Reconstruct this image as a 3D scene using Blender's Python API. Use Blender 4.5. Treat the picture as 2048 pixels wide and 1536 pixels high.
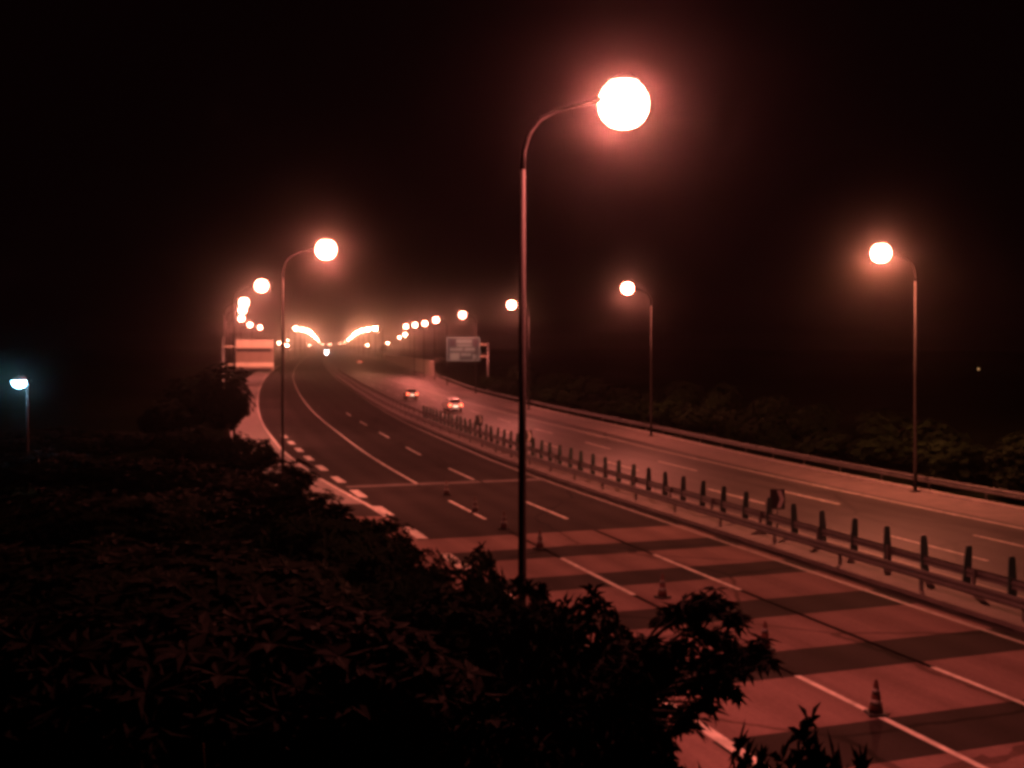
import bpy, bmesh, math, random
from mathutils import Vector, Matrix
from math import sin, cos, pi, radians, sqrt

S = bpy.context.scene
C = S.collection
for o in list(bpy.data.objects): bpy.data.objects.remove(o)

# ------------------------------------------------------------------ camera, world, exposure
EYE = 7.8
FOC = 2200.0                      # focal length in pixels of the 2048 px wide photograph
cd = bpy.data.cameras.new('camera'); cam = bpy.data.objects.new('camera', cd); C.objects.link(cam)
cam.location = (0, 0, EYE); cam.rotation_euler = (pi/2, 0, 0)
cd.sensor_width = 36; cd.lens = 36*FOC/2048; cd.shift_y = -78/2048
cd.clip_start = 0.1; cd.clip_end = 6000
S.camera = cam

w = bpy.data.worlds.new('World'); S.world = w; w.use_nodes = True
nt = w.node_tree; bg = nt.nodes['Background']
sky = nt.nodes.new('ShaderNodeTexSky'); sky.sky_type = 'NISHITA'; sky.sun_disc = False
sky.sun_elevation = radians(-10); sky.sun_rotation = radians(200)
mix = nt.nodes.new('ShaderNodeMix'); mix.data_type = 'RGBA'; mix.blend_type = 'ADD'
mix.inputs['Factor'].default_value = 1
nt.links.new(sky.outputs[0], mix.inputs[6])
mix.inputs[7].default_value = (0.030, 0.006, 0.008, 1)       # the dim reddish night sky over a lit highway
nt.links.new(mix.outputs[2], bg.inputs[0]); bg.inputs[1].default_value = 0.05

S.view_settings.view_transform = 'Standard'; S.view_settings.look = 'None'
S.view_settings.exposure = 0.0; S.view_settings.gamma = 1.0
S.render.engine = 'CYCLES'
cy = S.cycles
cy.use_denoising = True; cy.denoiser = 'OPENIMAGEDENOISE'
cy.max_bounces = 5; cy.diffuse_bounces = 2; cy.glossy_bounces = 2; cy.transmission_bounces = 2; cy.volume_bounces = 0
cy.sample_clamp_indirect = 3.0
cy.pixel_filter_type = 'BLACKMAN_HARRIS'; cy.filter_width = 3.7   # a soft phone lens
cy.use_light_tree = True
cy.caustics_reflective = False; cy.caustics_refractive = False

SODIUM = (1.0, 0.285, 0.105)
PALE_SODIUM = (1.0, 0.42, 0.24)          # lamps by the blue sign burn paler
OLD_SODIUM = (1.0, 0.185, 0.15)        # the nearest lamp burns redder
LAMP_W = 4000.0
HAZE = 0.0006

# ------------------------------------------------------------------ the road's plan: X as a function of Y
def curve(pts):
    n = len(pts); xs = [p[0] for p in pts]; ys = [p[1] for p in pts]
    d = [(ys[i+1]-ys[i])/(xs[i+1]-xs[i]) for i in range(n-1)]
    m = [d[0]] + [(d[i-1]+d[i])/2 for i in range(1, n-1)] + [d[-1]]
    def f(x):
        if x <= xs[0]: return ys[0]+(x-xs[0])*m[0]
        if x >= xs[-1]: return ys[-1]+(x-xs[-1])*m[-1]
        i = 0
        while xs[i+1] < x: i += 1
        h = xs[i+1]-xs[i]; t = (x-xs[i])/h
        return ((2*t**3-3*t*t+1)*ys[i] + (t**3-2*t*t+t)*h*m[i] + (-2*t**3+3*t*t)*ys[i+1] + (t**3-t*t)*h*m[i+1])
    return f
def lin(pts):
    def f(x):
        if x <= pts[0][0]: return pts[0][1]
        for (a, b), (c, d) in zip(pts, pts[1:]):
            if x <= c: return b+(d-b)*(x-a)/(c-a)
        return pts[-1][1]
    return f
A = curve([(-60, 36.4), (-20, 22.6), (0, 15.7), (20.8, 8.5), (34.3, 3.8), (48.8, -1.05), (61.7, -5.3), (76.3, -9.7),
           (95.3, -14.8), (122.6, -21.8), (156, -29.6), (214.5, -42.3), (286, -56.9), (490, -94.5), (858, -158), (1716, -300), (2600, -445)])
def heading(y): return (A(y+.5)-A(y-.5))          # dX/dY
D_C = lin([(0, -4.05), (60, -4.05), (85, -4.7), (110, -5.6)])
D_L = lin([(0, -4.2), (48, -4.2), (54, -4.4), (65, -5.2), (82, -5.9), (104, -6.3), (200, -6.6)])
D_B = lambda y: 3.7
D_E = lin([(0, 7.6), (62, 7.7), (110, 8.0), (156, 9.0), (214, 9.7), (300, 10.4)])
D_R1 = lin([(0, 9.1), (60, 9.1), (120, 9.3), (220, 10.8), (300, 11.5)])
D_R2 = lin([(0, 10.7), (60, 10.8), (120, 10.8), (220, 12.2), (300, 13)])
D_G = lin([(0, 25.8), (58, 25.9), (71, 26.2), (96, 27.1), (132, 27.6), (180, 28.6), (277, 35), (381, 38.5), (686, 46), (2000, 46)])
D_S = lin([(0, -6.9), (45, -7.1), (57, -8.0), (90, -9.8), (122, -10.4), (300, -11)])   # outer edge of the left shoulder
def px(x, y, Y):                                   # a point at distance Y along a line of sight
    return Vector(((x-1024)*Y/FOC, Y, EYE-(y-690)*Y/FOC))

# ------------------------------------------------------------------ materials
def nodes(name):
    m = bpy.data.materials.new(name); m.use_nodes = True
    return m, m.node_tree, m.node_tree.nodes['Principled BSDF']
def mat(name, col, rough=.7, metal=0, vary=.25, scale=4, bump=0, col2=None, detail=6, spec=.5, stretch=None):
    m, t, b = nodes(name)
    tc = t.nodes.new('ShaderNodeTexCoord'); src = tc.outputs['Object']
    if stretch:
        mp = t.nodes.new('ShaderNodeMapping'); mp.inputs['Scale'].default_value = stretch
        t.links.new(src, mp.inputs[0]); src = mp.outputs[0]
    n = t.nodes.new('ShaderNodeTexNoise'); n.inputs['Scale'].default_value = scale; n.inputs['Detail'].default_value = detail
    n.inputs['Roughness'].default_value = .65
    t.links.new(src, n.inputs['Vector'])
    r = t.nodes.new('ShaderNodeValToRGB')
    c2 = col2 or tuple(min(1, c*(1+vary)) for c in col); c1 = col if col2 else tuple(c*(1-vary) for c in col)
    r.color_ramp.elements[0].position = .3; r.color_ramp.elements[1].position = .7
    r.color_ramp.elements[0].color = (*c1, 1); r.color_ramp.elements[1].color = (*c2, 1)
    t.links.new(n.outputs['Fac'], r.inputs[0]); t.links.new(r.outputs[0], b.inputs['Base Color'])
    b.inputs['Roughness'].default_value = rough; b.inputs['Metallic'].default_value = metal
    b.inputs['Specular IOR Level'].default_value = spec
    if bump:
        n2 = t.nodes.new('ShaderNodeTexNoise'); n2.inputs['Scale'].default_value = scale*9; n2.inputs['Detail'].default_value = 4
        t.links.new(tc.outputs['Object'], n2.inputs['Vector'])
        bp = t.nodes.new('ShaderNodeBump'); bp.inputs['Strength'].default_value = bump; bp.inputs['Distance'].default_value = .02
        t.links.new(n2.outputs['Fac'], bp.inputs['Height']); t.links.new(bp.outputs[0], b.inputs['Normal'])
    return m
def emit(name, col, strength, sampling='NONE'):
    m, t, b = nodes(name)
    b.inputs['Base Color'].default_value = (*col, 1)
    b.inputs['Emission Color'].default_value = (*col, 1); b.inputs['Emission Strength'].default_value = strength
    m.cycles.emission_sampling = sampling
    return m
def leafmat(name, col, rough=.55):
    m, t, b = nodes(name)
    g = t.nodes.new('ShaderNodeNewGeometry'); r = t.nodes.new('ShaderNodeValToRGB')
    r.color_ramp.elements[0].color = (*[c*.5 for c in col], 1); r.color_ramp.elements[1].color = (*[c*1.6 for c in col], 1)
    t.links.new(g.outputs['Random Per Island'], r.inputs[0]); t.links.new(r.outputs[0], b.inputs['Base Color'])
    b.inputs['Roughness'].default_value = rough; b.inputs['Specular IOR Level'].default_value = .06
    return m
M = {}
def roadmat(name, dark, light, lane0, lanew, rough, spec):
    """asphalt with grain, streaks along the road, wheel tracks of each lane, patches and cracks"""
    m, t, b = nodes(name); N = t.nodes.new; L = t.links.new
    uv = N('ShaderNodeUVMap'); tc = N('ShaderNodeTexCoord')
    def noise(vec, sc, scale, det=8):
        mp = N('ShaderNodeMapping'); mp.inputs['Scale'].default_value = sc; L(vec, mp.inputs[0])
        n = N('ShaderNodeTexNoise'); n.inputs['Scale'].default_value = scale; n.inputs['Detail'].default_value = det; n.inputs['Roughness'].default_value = .7
        L(mp.outputs[0], n.inputs['Vector']); return n.outputs['Fac']
    def math_(op, a, b_=None, clamp=False):
        n = N('ShaderNodeMath'); n.operation = op; n.use_clamp = clamp
        for i, v in enumerate((a, b_)):
            if v is None: continue
            if isinstance(v, (int, float)): n.inputs[i].default_value = v
            else: L(v, n.inputs[i])
        return n.outputs[0]
    sep = N('ShaderNodeSeparateXYZ'); L(uv.outputs[0], sep.inputs[0])
    lane = math_('DIVIDE', math_('SUBTRACT', math_('MULTIPLY', sep.outputs[0], 10), lane0), lanew)
    track = math_('MULTIPLY', math_('ADD', math_('COSINE', math_('MULTIPLY', lane, 4*pi)), 1), .5)      # two wheel tracks a lane
    grain = noise(tc.outputs['Object'], (1, 1, 1), 9, 6); streak = noise(uv.outputs[0], (28, 1.2, 1), 1.0, 6); patch = noise(tc.outputs['Object'], (1, 1, 1), .22, 9)
    f = math_('ADD', math_('MULTIPLY', grain, .45), math_('ADD', math_('MULTIPLY', streak, .45), math_('MULTIPLY', patch, .6)))
    f = math_('SUBTRACT', f, .25); f = math_('SUBTRACT', f, math_('MULTIPLY', track, .16))
    vo = N('ShaderNodeTexVoronoi'); vo.feature = 'DISTANCE_TO_EDGE'; vo.inputs['Scale'].default_value = .16
    wv = N('ShaderNodeMix'); wv.data_type = 'VECTOR'; wv.inputs[0].default_value = .25
    nz = N('ShaderNodeTexNoise'); nz.inputs['Scale'].default_value = 1.2; L(tc.outputs['Object'], wv.inputs[4]); L(tc.outputs['Object'], nz.inputs['Vector']); L(nz.outputs['Color'], wv.inputs[5])
    L(wv.outputs[1], vo.inputs['Vector'])
    crack = math_('LESS_THAN', vo.outputs['Distance'], .008); f = math_('SUBTRACT', f, math_('MULTIPLY', crack, .35))
    r = N('ShaderNodeValToRGB'); r.color_ramp.elements[0].position = .1; r.color_ramp.elements[1].position = .85
    r.color_ramp.elements[0].color = (*dark, 1); r.color_ramp.elements[1].color = (*light, 1)
    L(f, r.inputs[0]); L(r.outputs[0], b.inputs['Base Color']); b.inputs['Roughness'].default_value = rough
    L(math_('ADD', math_('MULTIPLY', streak, .3), rough-.15), b.inputs['Roughness'])
    b.inputs['Specular IOR Level'].default_value = spec
    bp = N('ShaderNodeBump'); bp.inputs['Strength'].default_value = .35; bp.inputs['Distance'].default_value = .02
    L(noise(tc.outputs['Object'], (1, 1, 1), 30, 3), bp.inputs['Height']); L(bp.outputs[0], b.inputs['Normal'])
    return m
M['asphalt'] = roadmat('asphalt', (.008, .0072, .0068), (.042, .037, .034), 0, 3.7, .8, .02)
M['carriage'] = roadmat('worn_asphalt', (.014, .0133, .0128), (.060, .057, .054), 11.7, 3.5, .58, .12)
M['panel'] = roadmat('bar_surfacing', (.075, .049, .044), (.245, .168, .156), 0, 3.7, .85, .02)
M['shoulder'] = mat('shoulder_concrete', (.13, .118, .108), .75, vary=.22, scale=.6, bump=.25, detail=9)
M['median'] = mat('median_concrete', (.09, .076, .07), .8, vary=.35, scale=1.1, bump=.3, detail=9)
M['gutter'] = mat('gutter_grating', (.02, .018, .017), .8, scale=3)
M['joint'] = mat('joint_sealant', (.006, .0055, .0055), .9, scale=3, spec=0)
M['paint'] = mat('road_paint', (.46, .44, .40), .7, vary=.5, scale=2.2, detail=9)
M['paintdim'] = mat('worn_road_paint', (.20, .185, .17), .65, vary=.45, scale=2.0, detail=9)
M['grass'] = mat('rough_grass', (.004, .006, .003), .95, vary=.6, scale=.6, bump=.8, detail=10, spec=0)
M['kerb'] = mat('kerb_concrete', (.26, .24, .22), .8, scale=2, bump=.2)
M['galv'] = mat('galvanised_steel', (.30, .30, .29), .5, .6, vary=.15, scale=3)
M['railsteel'] = mat('weathered_rail_steel', (.075, .07, .067), .65, .2, vary=.3, scale=2.5)
M['polesteel'] = mat('pole_steel', (.016, .0145, .014), .85, 0, vary=.3, scale=2, spec=.2)
M['armsteel'] = mat('arm_steel', (.006, .0055, .0055), .9, 0, vary=.2, scale=2, spec=.1)
M['paddle'] = mat('dark_green_plastic', (.012, .035, .028), .55, vary=.3, scale=5)
M['black'] = mat('black_rubber', (.012, .012, .012), .75, scale=6)
M['cone'] = mat('cone_orange', (.05, .012, .007), .6, vary=.3, scale=6)
M['band'] = mat('reflective_band', (.10, .095, .09), .45, vary=.15, scale=8)
M['blue'] = mat('sign_blue', (.008, .055, .062), .45, vary=.15, scale=2)
M['dkblue'] = mat('sign_dark_blue', (.003, .02, .04), .45, vary=.15, scale=2)
M['white'] = mat('sign_white', (.15, .32, .31), .45, vary=.1, scale=2)
M['board'] = mat('sign_back_panel', (.24, .19, .155), .55, 0, vary=.15, scale=1.5)
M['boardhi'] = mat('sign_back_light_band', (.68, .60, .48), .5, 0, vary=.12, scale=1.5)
M['dark'] = mat('dark_steel', (.03, .03, .032), .6, .3, scale=3)
M['bark'] = mat('bark', (.010, .008, .006), .95, vary=.4, scale=6, bump=.6)
M['leaf'] = leafmat('dark_leaf', (.0007, .0026, .0007), .9)
M['leaf2'] = leafmat('roadside_leaf', (.005, .011, .003), .8)
M['wall'] = mat('wall_concrete', (.30, .26, .23), .85, vary=.25, scale=.5, bump=.2, detail=9)
M['carwhite'] = mat('car_white', (.7, .7, .7), .3, vary=.03, scale=2)
M['cargrey'] = mat('car_silver', (.35, .35, .36), .35, .4, vary=.03, scale=2)
M['cardark'] = mat('car_dark', (.04, .04, .05), .35, vary=.05, scale=2)
M['glass'] = mat('car_glass', (.012, .014, .016), .1, vary=.1, scale=2)
def globe(name, col, strength):                    # clear glowing refractor: light from inside passes through it
    m = bpy.data.materials.new(name); m.use_nodes = True; t = m.node_tree; t.nodes.remove(t.nodes['Principled BSDF'])
    e = t.nodes.new('ShaderNodeEmission'); e.inputs[0].default_value = (*col, 1); e.inputs[1].default_value = strength
    tr = t.nodes.new('ShaderNodeBsdfTransparent'); ad = t.nodes.new('ShaderNodeAddShader')
    t.links.new(e.outputs[0], ad.inputs[0]); t.links.new(tr.outputs[0], ad.inputs[1]); t.links.new(ad.outputs[0], t.nodes['Material Output'].inputs[0])
    m.cycles.emission_sampling = 'FRONT'; return m
M['lamp'] = globe('lamp_glow', (1, .27, .17), 40)
M['farlamp'] = globe('distant_lamp_glow', (1, .34, .2), 110)
M['lampcool'] = globe('cool_lamp_glow', (.30, .72, 1), 30)
M['tail'] = emit('tail_light', (1, .12, .05), 9)
M['plate'] = emit('glowing_plate', (1, .78, .55), 3)
M['head'] = emit('head_light', (.95, .95, 1), 220)
M['amber'] = emit('amber_lamp_glow', (1, .5, .2), .7)

# ------------------------------------------------------------------ helpers
def tag(o, label=None, cat=None, group=None, kind=None):
    if label: o['label'] = label
    if cat: o['category'] = cat
    if group: o['group'] = group
    if kind: o['kind'] = kind
    return o
def empty(name, loc, rz=0):
    o = bpy.data.objects.new(name, None); C.objects.link(o); o.location = loc; o.rotation_euler = (0, 0, rz)
    o.empty_display_size = .3
    return o
class MB:
    def __init__(s): s.bm = bmesh.new(); s.mi = 0
    def face(s, pts):
        f = s.bm.faces.new([s.bm.verts.new(p) for p in pts]); f.material_index = s.mi; return f
    def box(s, c, d, rz=0, bev=0):
        m = Matrix.Translation(c) @ Matrix.Rotation(rz, 4, 'Z') @ Matrix.Diagonal((*d, 1))
        g = bmesh.ops.create_cube(s.bm, size=1, matrix=m)
        fs = {f for v in g['verts'] for f in v.link_faces}
        for f in fs: f.material_index = s.mi
        if bev:
            es = {e for v in g['verts'] for e in v.link_edges}
            bmesh.ops.bevel(s.bm, geom=list(es), offset=bev, segments=2, affect='EDGES')
        return s
    def tube(s, pts, rads, n=10, caps=True):
        pts = [Vector(p) for p in pts]; rings = []
        up = Vector((0, 0, 1)) if abs((pts[1]-pts[0]).normalized().z) < .9 else Vector((0, 1, 0))
        for i, p in enumerate(pts):
            t = (pts[min(i+1, len(pts)-1)]-pts[max(i-1, 0)]).normalized()
            u = t.cross(up).normalized(); v = t.cross(u).normalized(); up = -(t.cross(u)) if False else up
            r = rads[i] if isinstance(rads, (list, tuple)) else rads
            rings.append([s.bm.verts.new(p+(u*cos(2*pi*k/n)+v*sin(2*pi*k/n))*r) for k in range(n)])
        for a, b in zip(rings, rings[1:]):
            for k in range(n):
                f = s.bm.faces.new((a[k], a[(k+1) % n], b[(k+1) % n], b[k])); f.material_index = s.mi; f.smooth = True
        if caps:
            for q in (rings[0], rings[-1]):
                f = s.bm.faces.new(q); f.material_index = s.mi
        return s
    def lathe(s, prof, n=16, c=(0, 0, 0), sx=1, sy=1):
        rings = [[s.bm.verts.new((c[0]+r*sx*cos(2*pi*k/n), c[1]+r*sy*sin(2*pi*k/n), c[2]+z)) for k in range(n)] for r, z in prof]
        for a, b in zip(rings, rings[1:]):
            for k in range(n):
                f = s.bm.faces.new((a[k], a[(k+1) % n], b[(k+1) % n], b[k])); f.material_index = s.mi; f.smooth = True
        for q in (rings[0], rings[-1]):
            f = s.bm.faces.new(q); f.material_index = s.mi
        return s
    def build(s, name, ms, parent=None, loc=None):
        bmesh.ops.recalc_face_normals(s.bm, faces=s.bm.faces)
        me = bpy.data.meshes.new(name); s.bm.to_mesh(me); s.bm.free()
        for m in (ms if isinstance(ms, (list, tuple)) else [ms]): me.materials.append(m)
        o = bpy.data.objects.new(name, me); C.objects.link(o)
        if parent: o.parent = parent
        if loc: o.location = loc
        return o
def copy_tree(o, parent=None):
    c = o.copy(); C.objects.link(c)
    if parent: c.parent = parent
    for ch in [x for x in C.objects if x.parent == o]: copy_tree(ch, c)
    return c
ORD = ['zero', 'first', 'second', 'third', 'fourth', 'fifth', 'sixth', 'seventh', 'eighth', 'ninth', 'tenth', 'eleventh', 'twelfth',
       'thirteenth', 'fourteenth', 'fifteenth', 'sixteenth', 'seventeenth', 'eighteenth', 'nineteenth', 'twentieth',
       'twenty-first', 'twenty-second', 'twenty-third', 'twenty-fourth', 'twenty-fifth', 'twenty-sixth', 'twenty-seventh', 'twenty-eighth']

# ------------------------------------------------------------------ ground and roads
YS = [-60+4*i for i in range(20)] + [20+2.0*i for i in range(60)] + [140+6*i for i in range(30)] + [320+25*i for i in range(20)] + [820+100*i for i in range(15)] + [2600]
def ss(a, b, x):
    t = max(0, min(1, (x-a)/(b-a))); return t*t*(3-2*t)
def terrain(d, y):
    z = -.06
    l = D_S(y)-.4-d
    if l > 0: z += ss(0, 9, l)*(3.2 - 2.6*ss(14, 75, y)) + .25*sin(l*.7+y*.31)*ss(0, 5, l)
    r = d-D_G(y)-2.6
    if r > 0: z += ss(0, 16, r)*2.4*(1-.6*ss(150, 300, y)) + .2*sin(r*.6+y*.23)*ss(0, 4, r)
    return z
def ribbon(mb, d0, d1, ys, z):
    f0 = d0 if callable(d0) else (lambda y: d0); f1 = d1 if callable(d1) else (lambda y: d1)
    zf = z if callable(z) else (lambda y: z)
    prev = None; py = None; uvl = mb.bm.loops.layers.uv.verify()
    for y in ys:
        a = mb.bm.verts.new((A(y)+f0(y), y, zf(y))); b = mb.bm.verts.new((A(y)+f1(y), y, zf(y)))
        if prev:
            f = mb.bm.faces.new((prev[0], prev[1], b, a)); f.material_index = mb.mi; f.smooth = True
            q = [(py, f0(py)), (py, f1(py)), (y, f1(y)), (y, f0(y))]
            for lp in f.loops:
                yy, dd = q[(prev[0], prev[1], b, a).index(lp.vert)]; lp[uvl].uv = (dd*.1, yy*.1)
        prev = (a, b); py = y
def cut(y0, y1, step=2.0):
    n = max(1, int(math.ceil((y1-y0)/step))); return [y0+(y1-y0)*i/n for i in range(n+1)]
def yrange(y0, y1): return [y0]+[y for y in YS if y0 < y < y1]+[y1]

mb = MB()
cols = [-700, -400, -220, -130, -80, -55, -40, -32, -26, -22, -19, -17, -15.5, -14, -13, -12, -11, -10, -9, -8, -7]
left = cols; right = [0, .6, 1.5, 3, 4.5, 6, 8, 10.5, 14, 20, 30, 45, 70, 120, 220, 400, 700]
grid = []
for y in YS:
    row = []
    ds = left + [-3, 5, 15, 22] + [D_G(y)+r for r in right]
    for d in ds: row.append(mb.bm.verts.new((A(y)+d, y, terrain(d, y))))
    grid.append(row)
for r0, r1 in zip(grid, grid[1:]):
    for k in range(len(r0)-1):
        f = mb.bm.faces.new((r0[k], r0[k+1], r1[k+1], r1[k])); f.smooth = True
tag(mb.build('ground', M['grass']), kind='structure')

def rib(name, m, d0, d1, y0, y1, z):
    mb = MB(); ribbon(mb, d0, d1, yrange(y0, y1), z); return tag(mb.build(name, m), kind='structure')
rib('road', M['asphalt'], D_S, D_G, -60, 2600, 0)
rib('right_carriageway', M['carriage'], lambda y: D_R2(y)+.9, D_G, -60, 2600, .004)
rib('left_shoulder', M['shoulder'], D_S, D_L, 54, 420, .004)
rib('right_shoulder', M['median'], lambda y: max(22.3, D_G(y)-3.3), D_G, -60, 700, .008)
# median: low kerbed strip of concrete
mb = MB()
for d0, d1, z0, z1 in ((-.55, -.55, 0, .13), (-.55, 2.25, .13, .13), (2.25, 2.25, .13, 0)):
    prev = None
    for y in yrange(-60, 700):
        a = mb.bm.verts.new((A(y)+D_R1(y)+d0, y, z0)); b = mb.bm.verts.new((A(y)+D_R1(y)+d1, y, z1))
        if prev: mb.bm.faces.new((prev[0], prev[1], b, a))
        prev = (a, b)
tag(mb.build('median_strip', M['median']), kind='structure')
rib('median_gutter', M['gutter'], lambda y: D_R1(y)-1.02, lambda y: D_R1(y)-.56, -60, 400, .006)
# thin dark slots between the edge line and the gutter
mb = MB()
random.seed(5)
for dd in (.42, .80):
    y = 12.0
    while y < 110:
        l = random.uniform(1.2, 3.4)
        ribbon(mb, lambda q: D_E(q)*0+7.62+dd-.05*(dd > .5), lambda q: 7.62+dd+.08, cut(y, y+l), .006); y += l+random.uniform(.3, 1.6)
tag(mb.build('drain_slots', M['gutter']), kind='structure')

# transverse bars of pale surfacing, one panel per lane, dark joints between
def skew(mb, d0, d1, y0, y1, z):              # a bar square to the road
    pts = []
    for yy, dd in ((y0, d0), (y0, d1), (y1, d1), (y1, d0)):
        h = heading(yy); k = 1/sqrt(1+h*h)
        pts.append((A(yy)+dd*k*k, yy-dd*h*k*k, z))
    f = mb.face(pts); uvl = mb.bm.loops.layers.uv.verify()
    for lp, q in zip(f.loops, ((d0, y0), (d1, y0), (d1, y1), (d0, y1))): lp[uvl].uv = (q[0]*.1, q[1]*.1)
def bars(name, m, spans, lanes, z):
    mb = MB()
    for y0, y1 in spans:
        for d0, d1 in lanes: skew(mb, d0, d1, y0, y1, z)
    return tag(mb.build(name, m), kind='structure')
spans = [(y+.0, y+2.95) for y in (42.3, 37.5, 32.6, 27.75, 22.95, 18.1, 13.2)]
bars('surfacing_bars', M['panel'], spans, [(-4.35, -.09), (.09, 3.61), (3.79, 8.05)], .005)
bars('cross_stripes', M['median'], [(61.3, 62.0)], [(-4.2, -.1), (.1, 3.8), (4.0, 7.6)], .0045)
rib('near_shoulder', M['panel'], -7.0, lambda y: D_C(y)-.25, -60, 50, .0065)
mb = MB()
for dd in (0.0, 3.7):
    ribbon(mb, dd-.06, dd+.06, cut(10, 46), .0085)
tag(mb.build('lane_joints', M['joint']), kind='structure')

mb = MB()
def dash(d, y0, y1, wid):
    f = d if callable(d) else (lambda y: d)
    ribbon(mb, lambda y: f(y)-wid/2, lambda y: f(y)+wid/2, cut(y0, y1), .012)
for k in range(4):
    y0 = 34.3-28.6+14.3*k+(.6 if k > 2 else 0)
    if y0 < 58: dash(0, y0, y0+5.9, .17)
for k in range(-3, 7): dash(D_B, 35+14.3*k, 35+14.3*k+5.9, .16)
for k in range(-4, 8): dash(D_C, 51.7-1.4+6*k, 51.7+1.4+6*k, .48)
dash(D_C, 5, 31, .30)
dash(lambda y: 11.95, 5, 300, .13) if False else None
for k in range(-4, 12): dash(15.2, 54+14.3*k, 59.6+14.3*k, .15)
for k in range(-4, 12): dash(18.75, 53.8+14.3*k, 59.4+14.3*k, .15)
tag(mb.build('lane_dashes', M['paint']), kind='structure')
mb = MB()
dash(0, 61.7, 900, .17)
dash(D_L, 50, 700, .2)
dash(lambda y: 22.0, 5, 260, .16)
tag(mb.build('edge_lines', M['paint']), kind='structure')
mb = MB()
dash(D_E, 5, 66, .15)
dash(D_E, 66, 600, .2)
dash(lambda y: D_R2(y)+1.15, 5, 500, .14)
tag(mb.build('median_edge_line', M['paintdim']), kind='structure')
# kerb along the right edge
mb = MB()
prev = None
for y in yrange(-60, 700):
    g = A(y)+D_G(y); c = [mb.bm.verts.new(p) for p in ((g, y, 0), (g, y, .14), (g+.3, y, .14), (g+.3, y, -.05))]
    if prev:
        for k in range(3): mb.bm.faces.new((prev[k], prev[k+1], c[k+1], c[k]))
    prev = c
tag(mb.build('kerb', M['kerb']), kind='structure')

# ------------------------------------------------------------------ guard rails
def guard_rail(D, y0, y1, label, side, step=4.0, beam_z=.62):
    yb = y0; root = empty('guard_rail', (A(yb)+D(yb), yb, 0))
    tag(root, label, 'guard rail', 'guard rails along the road')
    ox, oy = A(yb)+D(yb), yb
    prof = [(-.00, .16), (.055, .11), (.055, .06), (.0, .02), (0, -.02), (.055, -.06), (.055, -.11), (0, -.16)]
    prof2 = [(p[0]-.012, p[1]) for p in reversed(prof)]
    loop = prof+prof2
    mb = MB(); prev = None
    for y in cut(y0, y1, 3):
        x = A(y)+D(y); c = [mb.bm.verts.new((x-ox+side*(q[0]+.09), y-oy, beam_z+q[1])) for q in loop]
        if prev:
            for k in range(len(loop)): mb.bm.faces.new((prev[k], prev[(k+1) % len(loop)], c[(k+1) % len(loop)], c[k]))
        prev = c
    mb.build('rail', M['railsteel'], root)
    mb = MB(); mb.box((0, 0, .36), (.075, .12, .84), bev=.008); mb.box((side*.045, 0, beam_z), (.09, .10, .2))
    proto = mb.build('post', M['railsteel'], root); n = 0
    y = y0+.5
    while y < y1 and n < 98:
        p = proto if n == 0 else proto.copy()
        if n: C.objects.link(p); p.parent = root
        p.location = (A(y)+D(y)-ox, y-oy, 0); p.rotation_euler = (0, 0, -math.atan(heading(y))); n += 1; y += step
    return root
guard_rail(D_R1, 14, 330, 'near steel guardrail of the median, beside the left carriageway', -1)
guard_rail(D_R2, 14, 330, 'far steel guardrail of the median, behind the dark glare paddles', 1)
guard_rail(lambda y: D_G(y)+.55, 30, 276, 'steel guardrail along the outer right edge before the dark bushes', -1)

# ------------------------------------------------------------------ glare paddles on the median
mb = MB()
mb.box((0, 0, .05), (.2, .2, .1), bev=.01)
for zc, ww in ((.62, .15), (1.0, .20)): pass
prof = [(-.135, .10), (-.13, .5), (-.115, .95), (-.10, 1.24), (-.06, 1.30), (.06, 1.30), (.10, 1.24), (.115, .95), (.13, .5), (.135, .10)]
for s in (-1, 1):
    mb.face([(p[0], s*.035, p[1]) for p in (prof if s > 0 else prof[::-1])])
for p, q in zip(prof, prof[1:]+prof[:1]): mb.face([(p[0], -.035, p[1]), (q[0], -.035, q[1]), (q[0], .035, q[1]), (p[0], .035, p[1])])
bmesh.ops.remove_doubles(mb.bm, verts=mb.bm.verts, dist=.0005)
pad = mb.build('glare_paddle', M['paddle'])
random.seed(2)
PY = [33.2+1.85*i for i in range(-4, 46)]
vis = 0
for i, y in enumerate(PY):
    o = pad if i == 0 else pad.copy()
    if i: C.objects.link(o)
    x = A(y)+D_R2(y)+.17
    o.location = (x, y, .12); o.rotation_euler = (radians(random.uniform(-3, 3)), radians(random.uniform(-3, 3)), random.uniform(-.2, .2))
    scr = 1024+x*FOC/y
    if scr < 2050: vis += 1
    if scr >= 2050: lb = 'dark paddle of the median row at the very right edge of the photo'
    elif vis <= 22: lb = 'dark rounded glare paddle on the median, %s from the right edge of the photo' % ORD[vis]
    else: lb = 'tiny dark glare paddle in the far crowded run of the row beyond the pole'
    tag(o, lb, 'glare paddle', 'glare paddles along the median')

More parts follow.
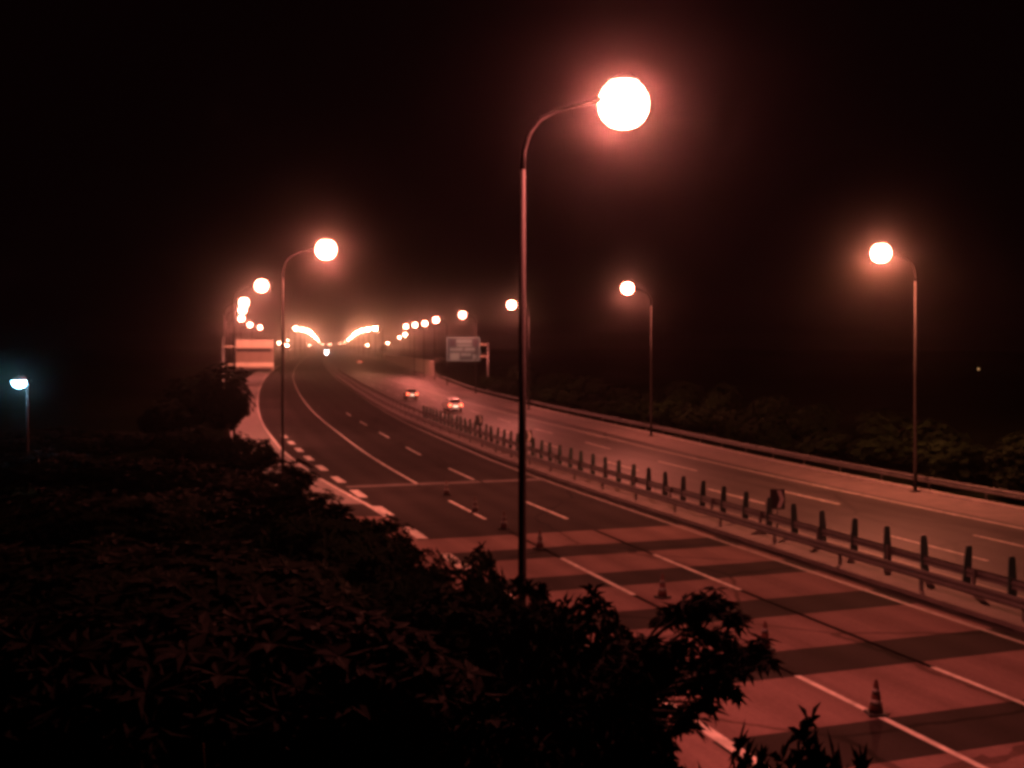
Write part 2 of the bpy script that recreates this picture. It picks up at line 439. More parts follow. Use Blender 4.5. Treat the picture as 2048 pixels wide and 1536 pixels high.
# ------------------------------------------------------------------ chevron signs on the median
def chevron(p, h, label):
    r = empty('chevron_sign', p, 0); tag(r, label, 'chevron sign', 'chevron signs on the median')
    mb = MB(); mb.tube([(0, .04, 0), (0, .04, h)], .035, 8); mb.build('post', M['galv'], r)
    mb = MB(); mb.box((0, 0, h-.42), (.62, .04, .84), bev=.01); mb.build('panel', M['black'], r)
    mb = MB()
    z = h-.42; y = -.024
    mb.face([(-.02, y, z+.36), (.14, y, z+.36), (.26, y, z), (.10, y, z)])
    mb.face([(.10, y, z), (.26, y, z), (.14, y, z-.36), (-.02, y, z-.36)])
    mb.build('arrow', M['paint'], r)
chevron((11.15, 46.2, .1), 1.65, 'dark chevron sign with pale arrow among the near median paddles')
chevron((1.05, 75, .1), 1.9, 'dark chevron sign right of the tall pole, at the middle of the median row')
chevron((-2.85, 95, .1), 1.6, 'dark chevron sign on the median left of the tall pole')

# ------------------------------------------------------------------ traffic cones
r = empty('traffic_cone', (0, 0, 0))
mb = MB(); mb.box((0, 0, .03), (.40, .40, .06), bev=.012); mb.build('base', M['black'], r)
mb = MB(); mb.lathe([(.15, .06), (.125, .2), (.10, .34), (.075, .48), (.05, .62), (.033, .74), (.02, .755)], 18); mb.build('cone_body', M['cone'], r)
mb = MB(); mb.lathe([(.129, .22), (.109, .33)], 18); mb.build('reflective_band', M['band'], r)
mb = MB(); mb.lathe([(.086, .45), (.066, .555)], 18); mb.build('reflective_band', M['band'], r)
cones = [((1752, 1430), 'large dark traffic cone on the near lane line at lower right'),
         ((1530, 1300), 'traffic cone whose tip shows above the right end of the tree crown'),
         ((1325, 1196), 'traffic cone just above the tree top, at the end of a lane dash'),
         ((1080, 1098), 'small traffic cone on the dark bar just right of the tall pole'),
         ((1008, 1058), 'small traffic cone just left of the tall pole, before the first pale bar'),
         ((950, 1026), 'small traffic cone standing in the middle of a lane dash, left of the tall pole'),
         ((893, 990), 'farthest tiny traffic cone of the row, beyond the lane dash')]
for i, ((x, y), lb) in enumerate(cones):
    Y = EYE*FOC/(y-690); o = r if i == 0 else copy_tree(r)
    o.location = ((x-1024)*Y/FOC, Y, .006); o.rotation_euler = (0, 0, .3*i)
    tag(o, lb, 'traffic cone', 'traffic cones closing the lane')

# ------------------------------------------------------------------ street lamps
def lamp_light(parent, x, z, power, col):
    l = bpy.data.lights.new('lamp_light', 'SPOT'); l.energy = power; l.color = col; l.shadow_soft_size = .14
    l.spot_size = radians(177); l.spot_blend = .24
    o = bpy.data.objects.new('lamp_light', l); C.objects.link(o); o.parent = parent; o.location = (x, 0, z)
HEADX, HEADZ = 2.15, 12.7
def make_lamp():
    r = empty('street_lamp', (0, 0, 0))
    mb = MB(); mb.tube([(0, 0, -.1), (0, 0, 1.3), (0, 0, 1.34), (0, 0, 6), (0, 0, 11.2)], [.105, .10, .085, .075, .056], 14)
    mb.box((0, 0, .02), (.42, .42, .05), bev=.006)
    mb.build('pole', M['polesteel'], r)
    mb = MB(); mb.tube([(0, 0, 11.2), (.02, 0, 11.55), (.14, 0, 11.92), (.36, 0, 12.2), (.68, 0, 12.38), (1.1, 0, 12.52), (1.7, 0, 12.66)], [.06, .055, .05, .046, .043, .04, .038], 12)
    mb.build('arm', M['armsteel'], r)
    mb = MB()
    mb.lathe([(.05, .42), (.16, .39), (.27, .33), (.31, .265), (.29, .255)], 20, (HEADX, 0, HEADZ+.1), 1.06, 1.0)
    mb.tube([(1.55, 0, 12.64), (1.9, 0, 12.74)], [.055, .09], 10)
    mb.build('housing', M['galv'], r)
    mb = MB()
    mb.lathe([(.25, .25), (.38, .14), (.465, -.02), (.49, -.18), (.465, -.35), (.39, -.50), (.27, -.61), (.13, -.66), (.02, -.67)], 24, (HEADX, 0, HEADZ+.1), 1.04, 1.0)  # bowl swollen past real size, its glowing disc stands in for glare
    mb.build('refractor', M['lamp'], r)
    return r
lamp0 = make_lamp()
near = []
for k, (x, y) in enumerate([(1247, 210), (652, 500), (523, 572), (488, 605), (485, 620), (483, 637), (500, 650), (520, 655)]): near.append((x, y, 1, k+1))
for k, (x, y) in enumerate([(1762, 507), (1255, 577), (1023, 610), (925, 630), (872, 640), (850, 647), (830, 650), (812, 653)]): near.append((x, y, -1, k+1))
LB = {(1, 1): 'tall lamp post nearest the camera, its big glaring lamp at top centre',
      (1, 2): 'lamp post on the left verge, its lamp alone above the far lights',
      (1, 3): 'lamp post on the left verge in front of the striped sign back',
      (-1, 1): 'lamp post at far right with a big glaring lamp behind the right guardrail',
      (-1, 2): 'lamp post behind the right guardrail, second nearest on that side',
      (-1, 3): 'lamp post whose lamp touches the tall near pole from the left',
      (-1, 4): 'lamp post on the right with its lamp just above the blue direction sign',
      (-1, 5): 'lamp post on the right, single lamp just left of the blue sign'}
for i, (x, y, side, k) in enumerate(near):
    Y = (HEADZ-.1-EYE)*FOC/(690-y); X = (x-1024)*Y/FOC
    h = heading(Y); n = sqrt(1+h*h)
    o = lamp0 if i == 0 else copy_tree(lamp0)
    ux, uy = side/n, -side*h/n
    o.location = (X-HEADX*ux, Y-HEADX*uy, 0); o.rotation_euler = (0, 0, math.atan2(uy, ux))
    lb = LB.get((side, k)) or ('lamp post in the %s curve of lamps, %s nearest of that row' % ('left' if side > 0 else 'right', ORD[k]))
    tag(o, lb, 'street lamp', 'street lamps lining the highway')
    lamp_light(o, HEADX, HEADZ-.15, LAMP_W*(2.0 if Y < 62 and (k == 1) else .7 if k == 3 and side > 0 else .6 if Y < 100 else .22), OLD_SODIUM if k == 1 and side > 0 else PALE_SODIUM if (side, k) in ((-1, 3), (-1, 4), (1, 3)) else SODIUM)
# the far lamps: too small to show parts
def far_lamp(P, side, label, group, power, ex=None):
    me = ex.data if ex else None
    if ex: o = ex.copy(); C.objects.link(o)
    else:
        mb = MB(); mb.tube([(0, 0, -9), (0, 0, -.8), (.25, 0, -.2), (1.0, 0, .05), (1.7, 0, .12)], [.11, .07, .06, .05, .05], 8)
        mb.lathe([(.1, .26), (.36, .12), (.42, 0)], 12, (HEADX, 0, 0), 1.06, .9)
        mb.mi = 1; mb.lathe([(.40, .02), (.52, -.18), (.46, -.45), (.24, -.64), (.03, -.70)], 12, (HEADX, 0, 0), 1.06, 1)  # same oversized glowing bowl in place of glare
        o = mb.build('distant_lamp', [M['polesteel'], M['farlamp']])
    o.location = (P.x-side*HEADX, P.y, P.z); o.rotation_euler = (0, 0, 0 if side > 0 else pi)
    tag(o, label, 'street lamp', group)
    if power:
        l = bpy.data.lights.new('lamp_light', 'POINT'); l.energy = power; l.color = SODIUM; l.shadow_soft_size = .2
        q = bpy.data.objects.new('lamp_light', l); C.objects.link(q); q.parent = o; q.location = (HEADX, 0, -.75)
    return o
IL = [(592, 655), (604, 657), (614, 660), (621, 664), (626, 669), (631, 674), (635, 679), (639, 684), (645, 688)]
IR = [(750, 655), (736, 656.5), (724, 659), (715, 663), (708, 668), (702, 674), (696, 679), (689, 684), (680, 687.5)]
f0 = None
for lst, side, nm in ((IL, 1, 'left'), (IR, -1, 'right')):
    for k, (x, y) in enumerate(lst):
        Y = min(1600, 4.9*FOC/(690-y))
        f0 = far_lamp(px(x, y, Y), side, 'tiny %s-hand lamp of the V at the horizon, %s from its outer end' % (nm, ORD[k+1]),
                      'far lamps meeting at the horizon', LAMP_W*.15, f0)
ex = [((558, 685), 620, 1, 'bright distant lamp just right of the striped sign back'), ((574, 690), 600, 1, 'lower distant lamp right of the striped sign back, near the dark pole'),
      ((576, 680), 900, 1, 'faint small lamp above the pair right of the striped sign back'),
      ((810, 668), 470, -1, 'distant lamp on the right, upper of the close pair below the lamp row'), ((799, 674), 640, -1, 'distant lamp on the right, lower of the close pair below the lamp row'),
      ((775, 685), 760, -1, 'single distant lamp low over the far right lanes'), ((735, 689), 820, -1, 'faint distant lamp between the V of lights and the low single lamp'),
      ((618, 689), 1300, 1, 'tiny lamp on the horizon under the left half of the V'), ((660, 689), 1500, 1, 'tiny lamp on the horizon at the point of the V')]
for (x, y), Y, s, lb in ex: far_lamp(px(x, y, Y), s, lb, 'scattered distant lamps', LAMP_W*.15, f0)

# white lantern in the dark on the left
P = px(45, 762, 46)
r = empty('lantern_post', (P.x+.2, P.y, 0)); tag(r, 'lone white glowing lantern post in the dark at far left', 'lantern post')
mb = MB(); mb.tube([(0, 0, -.5), (0, 0, 4), (0, 0, P.z+.05)], [.075, .06, .05], 12); mb.build('pole', M['polesteel'], r)
mb = MB(); mb.tube([(0, 0, P.z), (-.12, 0, P.z+.2), (-.3, 0, P.z+.22)], .03, 8); mb.lathe([(.03, .20), (.20, .14), (.30, .02), (.28, 0)], 16, (-.32, 0, P.z)); mb.build('hood', M['galv'], r)
mb = MB(); mb.lathe([(.17, .07), (.26, -.03), (.29, -.13), (.26, -.24), (.15, -.33), (.02, -.36)], 18, (-.32, 0, P.z+.08)); mb.build('bowl', M['lampcool'], r)
lamp_light(r, -.35, P.z-.05, 200, (.35, .72, 1))
# tiny amber lamp far right
P = px(1957, 738, 200)
r = empty('garden_lamp', (P.x, P.y, 1.5)); tag(r, 'tiny faint amber lamp far off in the dark at right', 'garden lamp')
mb = MB(); mb.tube([(0, 0, 0), (0, 0, P.z-1.6)], .05, 8); mb.build('pole', M['dark'], r)
mb = MB(); mb.lathe([(.1, -.16), (.2, -.05), (.2, .06), (.08, .16)], 12, (0, 0, P.z-1.5)); mb.build('globe', M['amber'], r)

# ------------------------------------------------------------------ signs
# back of a big sign over the left shoulder: panels with horizontal stiffeners
Y = 101.0
a = px(472, 742, Y); b = px(548, 679, Y); e = px(446, 742, Y)
r = empty('sign_back', (a.x, Y, 0)); tag(r, 'back of a large road sign in lit horizontal bands above the left shoulder', 'road sign')
W_ = b.x-a.x; z0, z1 = a.z, b.z
def zz(y): return EYE-(y-690)*Y/FOC
mb = MB(); mb.box((W_/2, 0, (z0+z1)/2), (W_, .06, z1-z0), bev=.01); mb.build('panel', M['board'], r)
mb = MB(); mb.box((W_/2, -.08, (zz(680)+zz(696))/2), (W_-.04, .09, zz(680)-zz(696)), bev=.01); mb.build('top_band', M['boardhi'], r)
mb = MB(); mb.box((W_/2-.1, -.07, (zz(697.5)+zz(703))/2), (W_-.35, .075, zz(697.5)-zz(703)), bev=.01); mb.build('dark_rail', M['dark'], r)
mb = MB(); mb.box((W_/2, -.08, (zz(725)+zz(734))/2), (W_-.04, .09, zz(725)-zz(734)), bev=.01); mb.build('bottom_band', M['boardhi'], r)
mb = MB(); mb.box((W_/2, -.07, (zz(737)+zz(741))/2), (W_-.5, .075, zz(737)-zz(741)), bev=.01); mb.build('dark_rail', M['dark'], r)
mb = MB()
for z in (zz(693), zz(729)): mb.box(((e.x-a.x)/2-.05, .06, z), (a.x-e.x+.25, .1, .14), bev=.01)
mb.build('bracket_arm', M['boardhi'], r)
mb = MB(); mb.tube([(e.x-a.x, .06, -.1), (e.x-a.x, .06, z1+.2)], [.16, .12], 12); mb.build('post', M['galv'], r)

# blue direction sign on a cantilever post
Y = 186.0
def q(x, y): return px(x, y, Y)
p = q(976, 0); r = empty('direction_sign', (p.x, Y, 0)); tag(r, 'blue and white direction sign hung from a cantilever post on the right verge', 'road sign')
def loc(x, y): v = q(x, y); return Vector((v.x-p.x, 0, v.z))
def plate(mb, x0, y0, x1, y1, yy, th=.02):
    a = loc(x0, y1); b = loc(x1, y0); mb.box(((a.x+b.x)/2, yy, (a.z+b.z)/2), (b.x-a.x, th, b.z-a.z))
mb = MB(); mb.tube([(0, .1, -.1), (0, .1, loc(0, 685).z)], [.2, .15], 12); mb.build('post', M['galv'], r)
for y in (689, 713):
    mb = MB(); v = loc(940, y); mb.tube([(.0, .12, v.z), (v.x, .12, v.z)], .16, 10); mb.build('cantilever_arm', M['boardhi'], r)
mb = MB(); plate(mb, 893, 674, 960, 722, -.08, .12); mb.build('panel', M['blue'], r)
mb = MB()
for t in ((893, 674, 960, 675.6), (893, 720.4, 960, 722), (893, 675.6, 894.6, 720.4), (958.4, 675.6, 960, 720.4)): plate(mb, *t, -.15)
mb.build('border', M['white'], r)
mb = MB()
for t in ((899, 680, 911, 693), (946, 680, 957, 693)): plate(mb, *t, -.155)
mb.build('symbol', M['dkblue'], r)
mb = MB()
random.seed(8)
def words(x0, x1, y0, y1, f=.55):
    x = x0
    while x < x1-1:
        l = min(x1-x, random.uniform(1.4, 2.6)); plate(mb, x, y0+random.uniform(0, .8), x+l*.8, y1, -.155); x += l
words(913, 945, 678.5, 686.5); words(914, 944, 688.5, 693); words(900, 926, 695.5, 702); words(929, 952, 695.5, 702)
plate(mb, 900, 706, 919, 719, -.155); plate(mb, 946, 709, 954, 718, -.155); words(922, 942, 706, 712)
mb.build('lettering', M['white'], r)

# small pale marker board beyond the right guardrail
Y = 143.0; p = px(1130, 0, Y)
r = empty('marker_board', (p.x, Y, 0)); tag(r, 'small pale marker board among bushes behind the right guardrail', 'road sign')
zb = EYE-(803-690)*Y/FOC; zt = EYE-(781-690)*Y/FOC
mb = MB(); mb.tube([(0, .04, -.2), (0, .04, zt)], .05, 8); mb.build('post', M['galv'], r)
mb = MB(); mb.box((0, 0, (zb+zt)/2), (1.0, .04, zt-zb), bev=.01); mb.build('panel', M['boardhi'], r)

# retaining wall along the widened right side
y0, y1 = 277.0, 640.0
r = empty('retaining_wall', (A(y0)+D_G(y0)+1, y0, 0)); tag(r, 'long pale concrete wall along the far right lanes', 'wall')
ox, oy = A(y0)+D_G(y0)+1, y0
mb = MB(); prev = None
for y in cut(y0, y1, 6):
    x = A(y)+D_G(y)+1-ox; hh = 3.7-1.2*ss(277, 640, y)
    c = [mb.bm.verts.new(v) for v in ((x, y-oy, -.3), (x+.12, y-oy, hh), (x+.6, y-oy, hh), (x+.6, y-oy, -.3))]
    if prev:
        for k in range(4): mb.bm.faces.new((prev[k], prev[(k+1) % 4], c[(k+1) % 4], c[k]))
    else: mb.bm.faces.new(c)
    prev = c
mb.bm.faces.new(prev); mb.build('wall_face', M['wall'], r)
mb = MB(); mb.box((.3, -.35, 2.1), (.9, .7, 4.6), bev=.03); mb.build('end_pier', M['wall'], r)

# ------------------------------------------------------------------ vehicles
def wheel(r, x, y, rad=.32):
    o = empty('wheel', (x, y, rad)); o.parent = r
    mb = MB(); mb.tube([(-.1, 0, 0), (.1, 0, 0)], rad, 18); mb.build('tyre', M['black'], o)
    mb = MB(); mb.tube([(-.108, 0, 0), (.108, 0, 0)], rad*.6, 14); mb.build('rim', M['galv'], o)
def car(loc, rz, body, label, hatch=True):          # seen from behind: rear faces local -Y
    r = empty('car', loc, rz); tag(r, label, 'car', 'cars driving away')
    mb = MB()
    prof = [(-2.05, .32), (-2.1, .62), (-2.0, .92), (-1.85, .98), (.85, .95), (1.75, .78), (2.05, .62), (2.08, .32)]
    w = .86; rings = [[mb.bm.verts.new((s*w*k, p[0], p[1])) for p in prof] for s, k in ((-1, .97), (-1, 1), (1, 1), (1, .97))]
    for s in (-1, 1):
        f = [mb.bm.verts.new((s*w, p[0], p[1])) for p in prof]; mb.bm.faces.new(f)
    L = [(-w, *p) for p in prof]; R = [(w, *p) for p in prof]
    for k in range(len(prof)):
        k2 = (k+1) % len(prof); mb.face([L[k], L[k2], R[k2], R[k]])
    for ring in rings:
        for v in ring: mb.bm.verts.remove(v)
    bmesh.ops.remove_doubles(mb.bm, verts=mb.bm.verts, dist=.001)
    bmesh.ops.bevel(mb.bm, geom=list(mb.bm.edges), offset=.05, segments=2, affect='EDGES')
    mb.build('body', body, r)
    mb = MB()
    cab = [(-1.72, .95, .78), (-1.35, 1.40, .60), (.1, 1.44, .60), (.85, .93, .78)]
    vs = [[mb.bm.verts.new((s*c[2], c[0], c[1])) for c in cab] for s in (-1, 1)]
    mb.bm.faces.new(vs[0]); mb.bm.faces.new(vs[1][::-1])
    for k in range(4): mb.bm.faces.new((vs[0][k], vs[1][k], vs[1][(k+1) % 4], vs[0][(k+1) % 4]))
    mb.build('cabin', body, r)
    mb = MB()
    mb.face([(-.66, -1.70, 1.0), (.66, -1.70, 1.0), (.53, -1.40, 1.36), (-.53, -1.40, 1.36)]); mb.build('rear_window', M['glass'], r)
    mb = MB(); mb.face([(-.66, .80, 1.0), (.66, .80, 1.0), (.54, .17, 1.40), (-.54, .17, 1.40)]); mb.build('windscreen', M['glass'], r)
    for s in (-1, 1):
        mb = MB(); mb.face([(s*.785, -1.5, 1.0), (s*.785, .55, 1.0), (s*.625, .05, 1.38), (s*.625, -1.2, 1.38)]); mb.build('side_window', M['glass'], r)
        mb = MB(); mb.box((s*.66, -2.08, .74), (.30, .07, .2), bev=.02); mb.build('tail_light', M['tail'], r)
        for y in (-1.3, 1.3): wheel(r, s*.76, y)
    mb = MB(); mb.box((0, -2.12, .6), (.52, .03, .12), bev=.004); mb.build('number_plate', M['plate'], r)  # the plate face itself glows, in place of a lamp shining on it
    return r
def place_car(x, y, body, label):
    Y = EYE*FOC/(y-690); return car(((x-1024)*Y/FOC, Y, .01), -math.atan(heading(Y)), body, label)
place_car(821, 797, M['cargrey'], 'car with glowing red tail lights on the right carriageway, nearest the median')
place_car(905, 821, M['carwhite'], 'white car driving away on the right carriageway beside the start of the paddles')
place_car(719, 727, M['cardark'], 'distant dark car with a bright orange tail light line')
# oncoming lorry with head lights
Y = 905.0; p = px(653, 0, Y)
r = empty('lorry', (p.x, Y, .01), -math.atan(heading(Y))); tag(r, 'oncoming lorry at the horizon, seen as bright white headlights', 'lorry')
mb = MB(); mb.box((0, 1.0, 1.75), (2.4, 2.0, 2.5), bev=.08); mb.build('cab', M['carwhite'], r)
mb = MB(); mb.box((0, 5.6, 2.2), (2.5, 7.0, 2.9), bev=.04); mb.build('cargo_box', M['cargrey'], r)
mb = MB(); mb.box((0, -.01, 2.25), (2.1, .04, .9), bev=.01); mb.build('windscreen', M['glass'], r)
mb = MB(); mb.box((0, 4.6, .65), (1.0, 8.6, .3)); mb.build('chassis', M['dark'], r)
for s in (-1, 1):
    mb = MB(); mb.box((s*.85, -.05, 1.05), (.5, .12, .34), bev=.03); mb.build('head_light', M['head'], r)
    mb = MB(); mb.box((s*.7, -.05, 2.95), (.4, .12, .2), bev=.03); mb.build('roof_light', M['head'], r)
    for y in (.9, 6.2, 7.4): wheel(r, s*1.05, y, .48)

# ------------------------------------------------------------------ vegetation
def leaf(bm, p, d, up, L, wd, mi=0):
    d = d.normalized(); s = d.cross(up)
    if s.length < .05: s = d.cross(Vector((1, 0, 0)))
    s.normalize(); u = s.cross(d)
    v = [p, p+d*L*.45+s*wd*.5+u*wd*.12, p+d*L-u*L*.14, p+d*L*.45-s*wd*.5+u*wd*.12]
    f = bm.faces.new([bm.verts.new(x) for x in v]); f.material_index = mi
def plant_mesh(seed, rx, ry, z0, z1, nw, per, L, wd, lump=.35, flat=False):
    """whorls of leaves set through a lumpy volume; returns crown and stem meshes"""
    rnd = random.Random(seed)
    lob = [(Vector((rnd.gauss(0, 1), rnd.gauss(0, 1), rnd.gauss(.3, .7))).normalized(), rnd.uniform(.15, lump*1.6)) for _ in range(9)]
    c = MB(); t = MB(); tips = []
    zc = (z0+z1)/2; rz = (z1-z0)/2
    for _ in range(nw):
        d = Vector((rnd.gauss(0, 1), rnd.gauss(0, 1), rnd.gauss(.15, .9))).normalized()
        k = .62
        for q_, a in lob: k += a*max(0, d.dot(q_))**6
        k = min(1.12, k)*rnd.uniform(.35, 1)**.45
        p = Vector((d.x*rx*k, d.y*ry*k, zc+d.z*rz*k)); tips.append(p)
        out = (d+Vector((0, 0, .5))).normalized(); n = per+rnd.randint(-2, 2); ph = rnd.uniform(0, 6.28)
        a1 = out.cross(Vector((.3, .9, .1))).normalized(); a2 = out.cross(a1)
        for i in range(n):
            an = ph+2*pi*i/n+rnd.uniform(-.25, .25); dr = a1*cos(an)+a2*sin(an)+out*rnd.uniform(-.1, .7)
            leaf(c.bm, p, dr, out, L*rnd.uniform(.65, 1.15), wd*rnd.uniform(.8, 1.2))
    base = Vector((0, 0, -.35)); fork = Vector((rnd.uniform(-.1, .1)*rx, 0, max(.15, z0+.15*(z1-z0))))
    r0 = .035*(z1-z0)+.03
    t.tube([base, base.lerp(fork, .5)+Vector((.04*rx, 0, 0)), fork], [r0*1.3, r0*1.1, r0*.9], 8)
    for _ in range(9):
        e_ = rnd.choice(tips)*1.0; mid = fork.lerp(e_, .5)+Vector((rnd.uniform(-.1, .1)*rx, rnd.uniform(-.1, .1)*ry, .08*rz))
        t.tube([fork, mid, e_], [r0*.55, r0*.35, r0*.12], 6)
    return c, t
def plant_proto(name, leafm, *a, **k):
    r = empty(name, (0, 0, 0)); c, t = plant_mesh(*a, **k)
    c.build('crown' if name == 'tree' else 'foliage', leafm, r); t.build('trunk' if name == 'tree' else 'stem', M['bark'], r)
    return r
first = {}
def put(proto, X, Y, z, s, rz, label, cat, group=None):
    if proto.name in first: o = copy_tree(proto)
    else: first[proto.name] = 1; o = proto
    o.location = (X, Y, z); o.scale = s if isinstance(s, tuple) else (s, s, s); o.rotation_euler = (0, 0, rz)
    tag(o, label, cat, group); return o
def gz(X, Y): return terrain(X-A(Y), Y)
hedge = [plant_proto('shrub', M['leaf'], 11+k, 1.45, 1.45, .15, 2.35, 260, 9, .26, .085, .4) for k in range(4)]
big = [plant_proto('shrub', M['leaf'], 31+k, 1.6, 1.6, .2, 2.6, 330, 9, .34, .12, .5) for k in range(2)]
rb = [plant_proto('bush', M['leaf2'], 51+k, 2.3, 2.3, .2, 3.6, 420, 8, .36, .16, .5) for k in range(4)]
tr = [plant_proto('tree', M['leaf'], 71+k, 2.3, 2.3, .5, 6.2, 620, 9, .36, .16, .5) for k in range(2)]

# hedge along the left verge, from the camera side outward: silhouettes against the lit road
def hp(x, y, Y): v = px(x, y, Y); return v
HED = [  # image x of the middle, image y of the top, distance, proto, radius scale, what it is beside
    (520, 872, 66, 0, 1.0, 'dark shrub at the foot of the second left lamp post, by the lit shoulder'),
    (466, 862, 68, 1, 1.0, 'dark shrub left of the second left lamp post'),
    (590, 925, 57, 2, .9, 'dark shrub on the verge just below the second left lamp post'),
    (625, 975, 48, 3, 1.0, 'dark shrub on the verge beside the wide dashes, farther of two'),
    (668, 1012, 42, 0, 1.0, 'dark shrub on the verge beside the wide dashes, nearer of two'),
    (740, 1028, 36, 1, 1.0, 'dark shrub whose top hides the near end of the white edge line'),
    (800, 1060, 32, 2, .95, 'dark shrub on the verge below the last wide dash'),
    (868, 1112, 28.5, 3, .9, 'low dark shrub left of the leafy tuft'),
    (905, 1140, 26, 0, .8, 'low dark shrub at the foot of the leafy tuft'),
    (560, 985, 50, 2, 1.1, 'dark shrub in the second row behind the verge, farthest'),
    (600, 1040, 42, 1, 1.15, 'dark shrub in the second row, left of the wide dashes'),
    (690, 1075, 34, 0, 1.1, 'dark shrub in the second row, middle of the black slope'),
    (780, 1120, 29, 3, 1.1, 'dark shrub in the second row, below the verge shrubs'),
    (480, 960, 58, 3, 1.3, 'dark shrub on the black slope left of the second left lamp post'),
    (400, 900, 74, 1, 1.3, 'dark shrub on the black slope below the verge tree'),
]
for k, (x, y, Y, pr, s, lb) in enumerate(HED):
    v = hp(x, y, Y); g = gz(v.x, Y); sz = max(.5, (v.z-g)/2.45)
    put(hedge[pr], v.x, Y, g, (s, s, sz), k*1.7, lb, 'shrub', 'shrubs on the left verge')
NEAR = [
    (960, 1092, 24.5, 0, .42, 'leafy tuft standing up just left of the tall pole'),
    (1080, 1148, 19.5, 1, .62, 'dark shrub around the foot of the tall near pole'),
    (1190, 1180, 17.5, 0, .62, 'dark shrub right of the tall pole with one leafy arm pointing right'),
    (1000, 1170, 18.5, 1, .75, 'dark shrub left of the foot of the tall pole'),
    (880, 1180, 18.5, 0, .85, 'dark shrub on the near slope below the leafy tuft'),
    (1120, 1270, 13.8, 1, .75, 'dark near shrub left of the near tree'),
    (1612, 1440, 9.8, 0, .36, 'thin shrub whose tips rise at the bottom edge, right of the near tree'),
    (1530, 1452, 9.6, 1, .30, 'low shrub at the bottom edge, over the thick white line'),
    (1700, 1476, 9.7, 1, .30, 'lowest shrub at the bottom edge, right end of the leafy fringe'),
    (1250, 1420, 9.8, 0, .55, 'dark shrub at the bottom edge under the near tree'),
    (1050, 1400, 10.5, 1, .75, 'dark shrub at the bottom edge, left of the near tree'),
    (860, 1340, 12.5, 0, .9, 'dark shrub on the near slope, bottom middle'),
    (700, 1270, 15.5, 1, 1.0, 'dark shrub on the near slope, left of bottom middle'),
    (560, 1180, 20, 0, 1.1, 'dark shrub high on the near slope at left'),
]
for k, (x, y, Y, pr, s, lb) in enumerate(NEAR):
    v = hp(x, y, Y); g = gz(v.x, Y); sz = max(.3, (v.z-g)/2.75)
    put(big[pr], v.x, Y, g, (s, s, sz), 2.1*k+.4, lb, 'shrub', 'shrubs on the near slope')
# the near tree with its open crown of leaf rosettes
rnd = random.Random(4)
Y = 13.5; base = px(1170, 0, Y); g = gz(base.x, Y)
r = empty('tree', (base.x, Y, g)); tag(r, 'near tree with an open crown of leaf rosettes over the road at bottom centre', 'tree')
c = MB(); t = MB()
heads = [(1400, 1200, 42), (1440, 1212, 36), (1360, 1228, 34), (1470, 1240, 26), (1330, 1240, 20), (1340, 1222, 22), (1395, 1262, 55), (1440, 1275, 40), (1355, 1300, 48),
         (1420, 1318, 55), (1470, 1305, 46), (1505, 1300, 34), (1528, 1322, 26), (1480, 1345, 36), (1440, 1365, 42), (1390, 1370, 50), (1340, 1360, 55), (1462, 1388, 18), (1410, 1405, 30),
         (1290, 1320, 50), (1280, 1380, 60), (1330, 1420, 55), (1380, 1425, 34), (1375, 1450, 22), (1320, 1475, 40), (1260, 1440, 60), (1220, 1350, 50), (1210, 1420, 60), (1240, 1500, 60), (1240, 1330, 50), (1200, 1380, 50), (1270, 1345, 45), (1300, 1290, 34), (1265, 1300, 40), (1310, 1330, 45), (1290, 1520, 40), (1160, 1460, 60), (1250, 1290, 34)]
fork = Vector((0, 0, EYE-(1440-690)*Y/FOC-g))
for hx, hy, hr in heads:
    v = px(hx, hy, Y+rnd.uniform(-1, 1)); pc = Vector((v.x-base.x, v.y-Y, v.z-g)); R = hr*Y/FOC
    mid = fork.lerp(pc, .5)+Vector((rnd.uniform(-.1, .1), rnd.uniform(-.15, .15), .12)); t.tube([fork, mid, pc], [.04, .025, .01], 7)
    for _ in range(max(4, int(hr/3.0))):
        d = Vector((rnd.gauss(0, 1), rnd.gauss(0, 1), rnd.gauss(.05, .45))).normalized(); p_ = pc+d*R*rnd.uniform(.1, 1.0)
        t.tube([pc, p_], [.010, .005], 5)
        out = (d*.5+Vector((0, 0, .9))).normalized(); a1 = out.cross(Vector((.3, .9, .1))).normalized(); a2 = out.cross(a1); n = rnd.randint(6, 11); ph = rnd.uniform(0, 6)
        for i in range(n):
            an = ph+2*pi*i/n+rnd.uniform(-.3, .3); leaf(c.bm, p_, a1*cos(an)+a2*sin(an)+out*rnd.uniform(-.45, .3), out, rnd.uniform(.09, .27), rnd.uniform(.035, .085))
t.tube([(.1, 0, -.4), (.04, 0, .6), fork], [.12, .10, .07], 10)
c.build('crown', M['leaf'], r); t.build('trunk', M['bark'], r)

# trees on the left verge before the sign back
for k, (x, y, Y, pr, s, lb) in enumerate([(450, 728, 86, 0, 1.15, 'dark tree on the left verge in front of the striped sign back'),
                                          (395, 745, 92, 1, 1.25, 'dark tree just left of the tree before the sign back'),
                                          (330, 800, 84, 0, 1.2, 'dark tree farther left in the black verge')]):
    v = px(x, y, Y); g = gz(v.x, Y); put(tr[pr], v.x, Y, g, (s, s, (v.z-g)/6.4), k*2.0+.6, lb, 'tree', 'trees on the left verge')

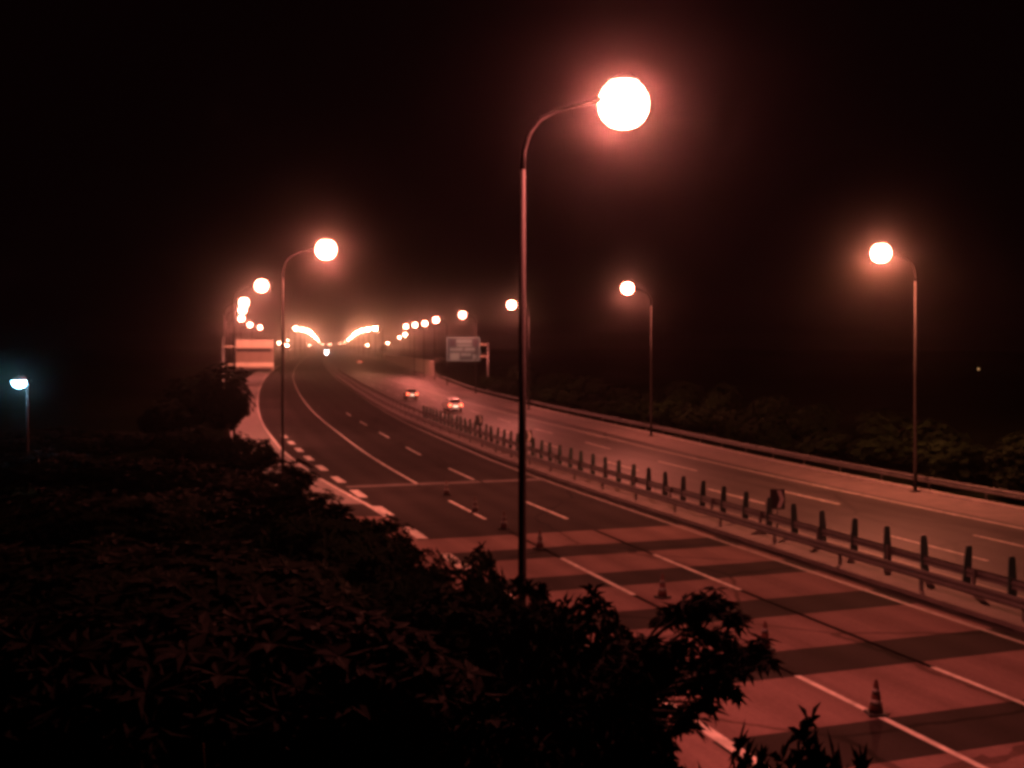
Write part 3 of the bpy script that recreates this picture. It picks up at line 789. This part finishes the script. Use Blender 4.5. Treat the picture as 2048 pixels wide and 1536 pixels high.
# the black mass of growth over the left slope
rnd = random.Random(21)
for nm, Y, y0_, xs_, s in (('far', 74, 862, range(30, 440, 66), 1.7), ('middle', 40, 905, range(-10, 520, 88), 1.7), ('third', 27, 985, range(20, 640, 88), 1.55),
                           ('near', 18, 1100, range(10, 560, 92), 1.35), ('nearest', 11.5, 1270, range(0, 640, 104), 1.15)):
    for k, x in enumerate(xs_):
        yy = Y*rnd.uniform(.93, 1.07); v = px(x+rnd.uniform(-12, 12), y0_+rnd.uniform(-18, 26), yy); g = gz(v.x, yy)
        put((hedge if Y > 20 else big)[rnd.randint(0, 3) if Y > 20 else rnd.randint(0, 1)], v.x, yy, g, (s, s, max(.5, (v.z-g)/2.5)), rnd.uniform(0, 6),
            'black shrub in the %s row of the dark left slope, %s from the left edge' % (nm, ORD[k+1]), 'shrub', 'shrubs filling the dark left slope')

# bushes on the bank behind the right guardrail
rnd = random.Random(12)
k = 0
spots = []
for row, (dd, h) in enumerate(((3.6, 2.6), (7.2, 3.6))):
    y = 44.0 if row == 0 else 46.0
    while y < 190:
        spots.append((row, y, dd+rnd.uniform(-.6, .8), h*rnd.uniform(.75, 1.15))); y += (5.6 if row == 0 else 6.8)*(1+.004*(y-44))+rnd.uniform(-.6, .6)
cnt = [0, 0]
for row, y, dd, h in spots:
    X = A(y)+D_G(y)+dd; g = gz(X, y); cnt[row] += 1
    s = rnd.uniform(.85, 1.2)
    n_ = cnt[row]
    lb = '%s bush behind the right guardrail, %s from the right edge of the photo' % (('low front-row', 'taller back-row')[row], ORD[min(n_, 28)])
    put(rb[(n_+row*2) % 4], X, y, g, (s, s, h/3.7), rnd.uniform(0, 6), lb, 'bush', 'bushes on the bank behind the right guardrail')
# a few trees beyond, along the wall and horizon
for x, yt, Y, s, lb in [(1005, 735, 205, .9, 'roadside tree right of the blue direction sign'), (880, 715, 255, .9, 'dark tree behind the end of the concrete wall'), (768, 690, 660, 1.3, 'dark distant tree on the far right lanes, below the low lamp')]:
    v = px(x, yt, Y); put(tr[0], v.x, Y, -.1, (s, s, max(2, v.z+.1)/6.4), x*.1, lb, 'tree', 'trees beyond the right lanes')
# grass stalk at the bottom left
P = px(410, 1536, 5.2); r_ = MB()
g = gz(P.x, 5.2)
r_.tube([(P.x+.01, 5.2, g), (P.x, 5.2, (g+P.z)/2), px(409, 1530, 5.2), px(406, 1484, 5.2)], [.006, .005, .004, .002], 6)
o = r_.build('grass_stalk', mat('dry_stalk', (.3, .25, .12), .8)); tag(o, 'single pale dry grass stalk at the bottom edge of the black slope', 'grass stalk')

# ------------------------------------------------------------------ thin haze, added so the lamps' glare shows as halos
if HAZE:
    mb = MB(); mb.box((-60, 1290, 13), (2400, 2700, 34)); o = mb.build('haze', None); o.data.materials.clear()
    m = bpy.data.materials.new('halo_haze'); m.use_nodes = True; t = m.node_tree
    t.nodes.remove(t.nodes['Principled BSDF']); v = t.nodes.new('ShaderNodeVolumePrincipled')
    v.inputs['Color'].default_value = (.95, .93, .93, 1); v.inputs['Density'].default_value = HAZE; v.inputs['Anisotropy'].default_value = .984
    t.links.new(v.outputs[0], t.nodes['Material Output'].inputs['Volume'])
    m.cycles.homogeneous_volume = True if hasattr(m.cycles, 'homogeneous_volume') else None
    o.data.materials.append(m); tag(o, kind='stuff'); o.display_type = 'WIRE'
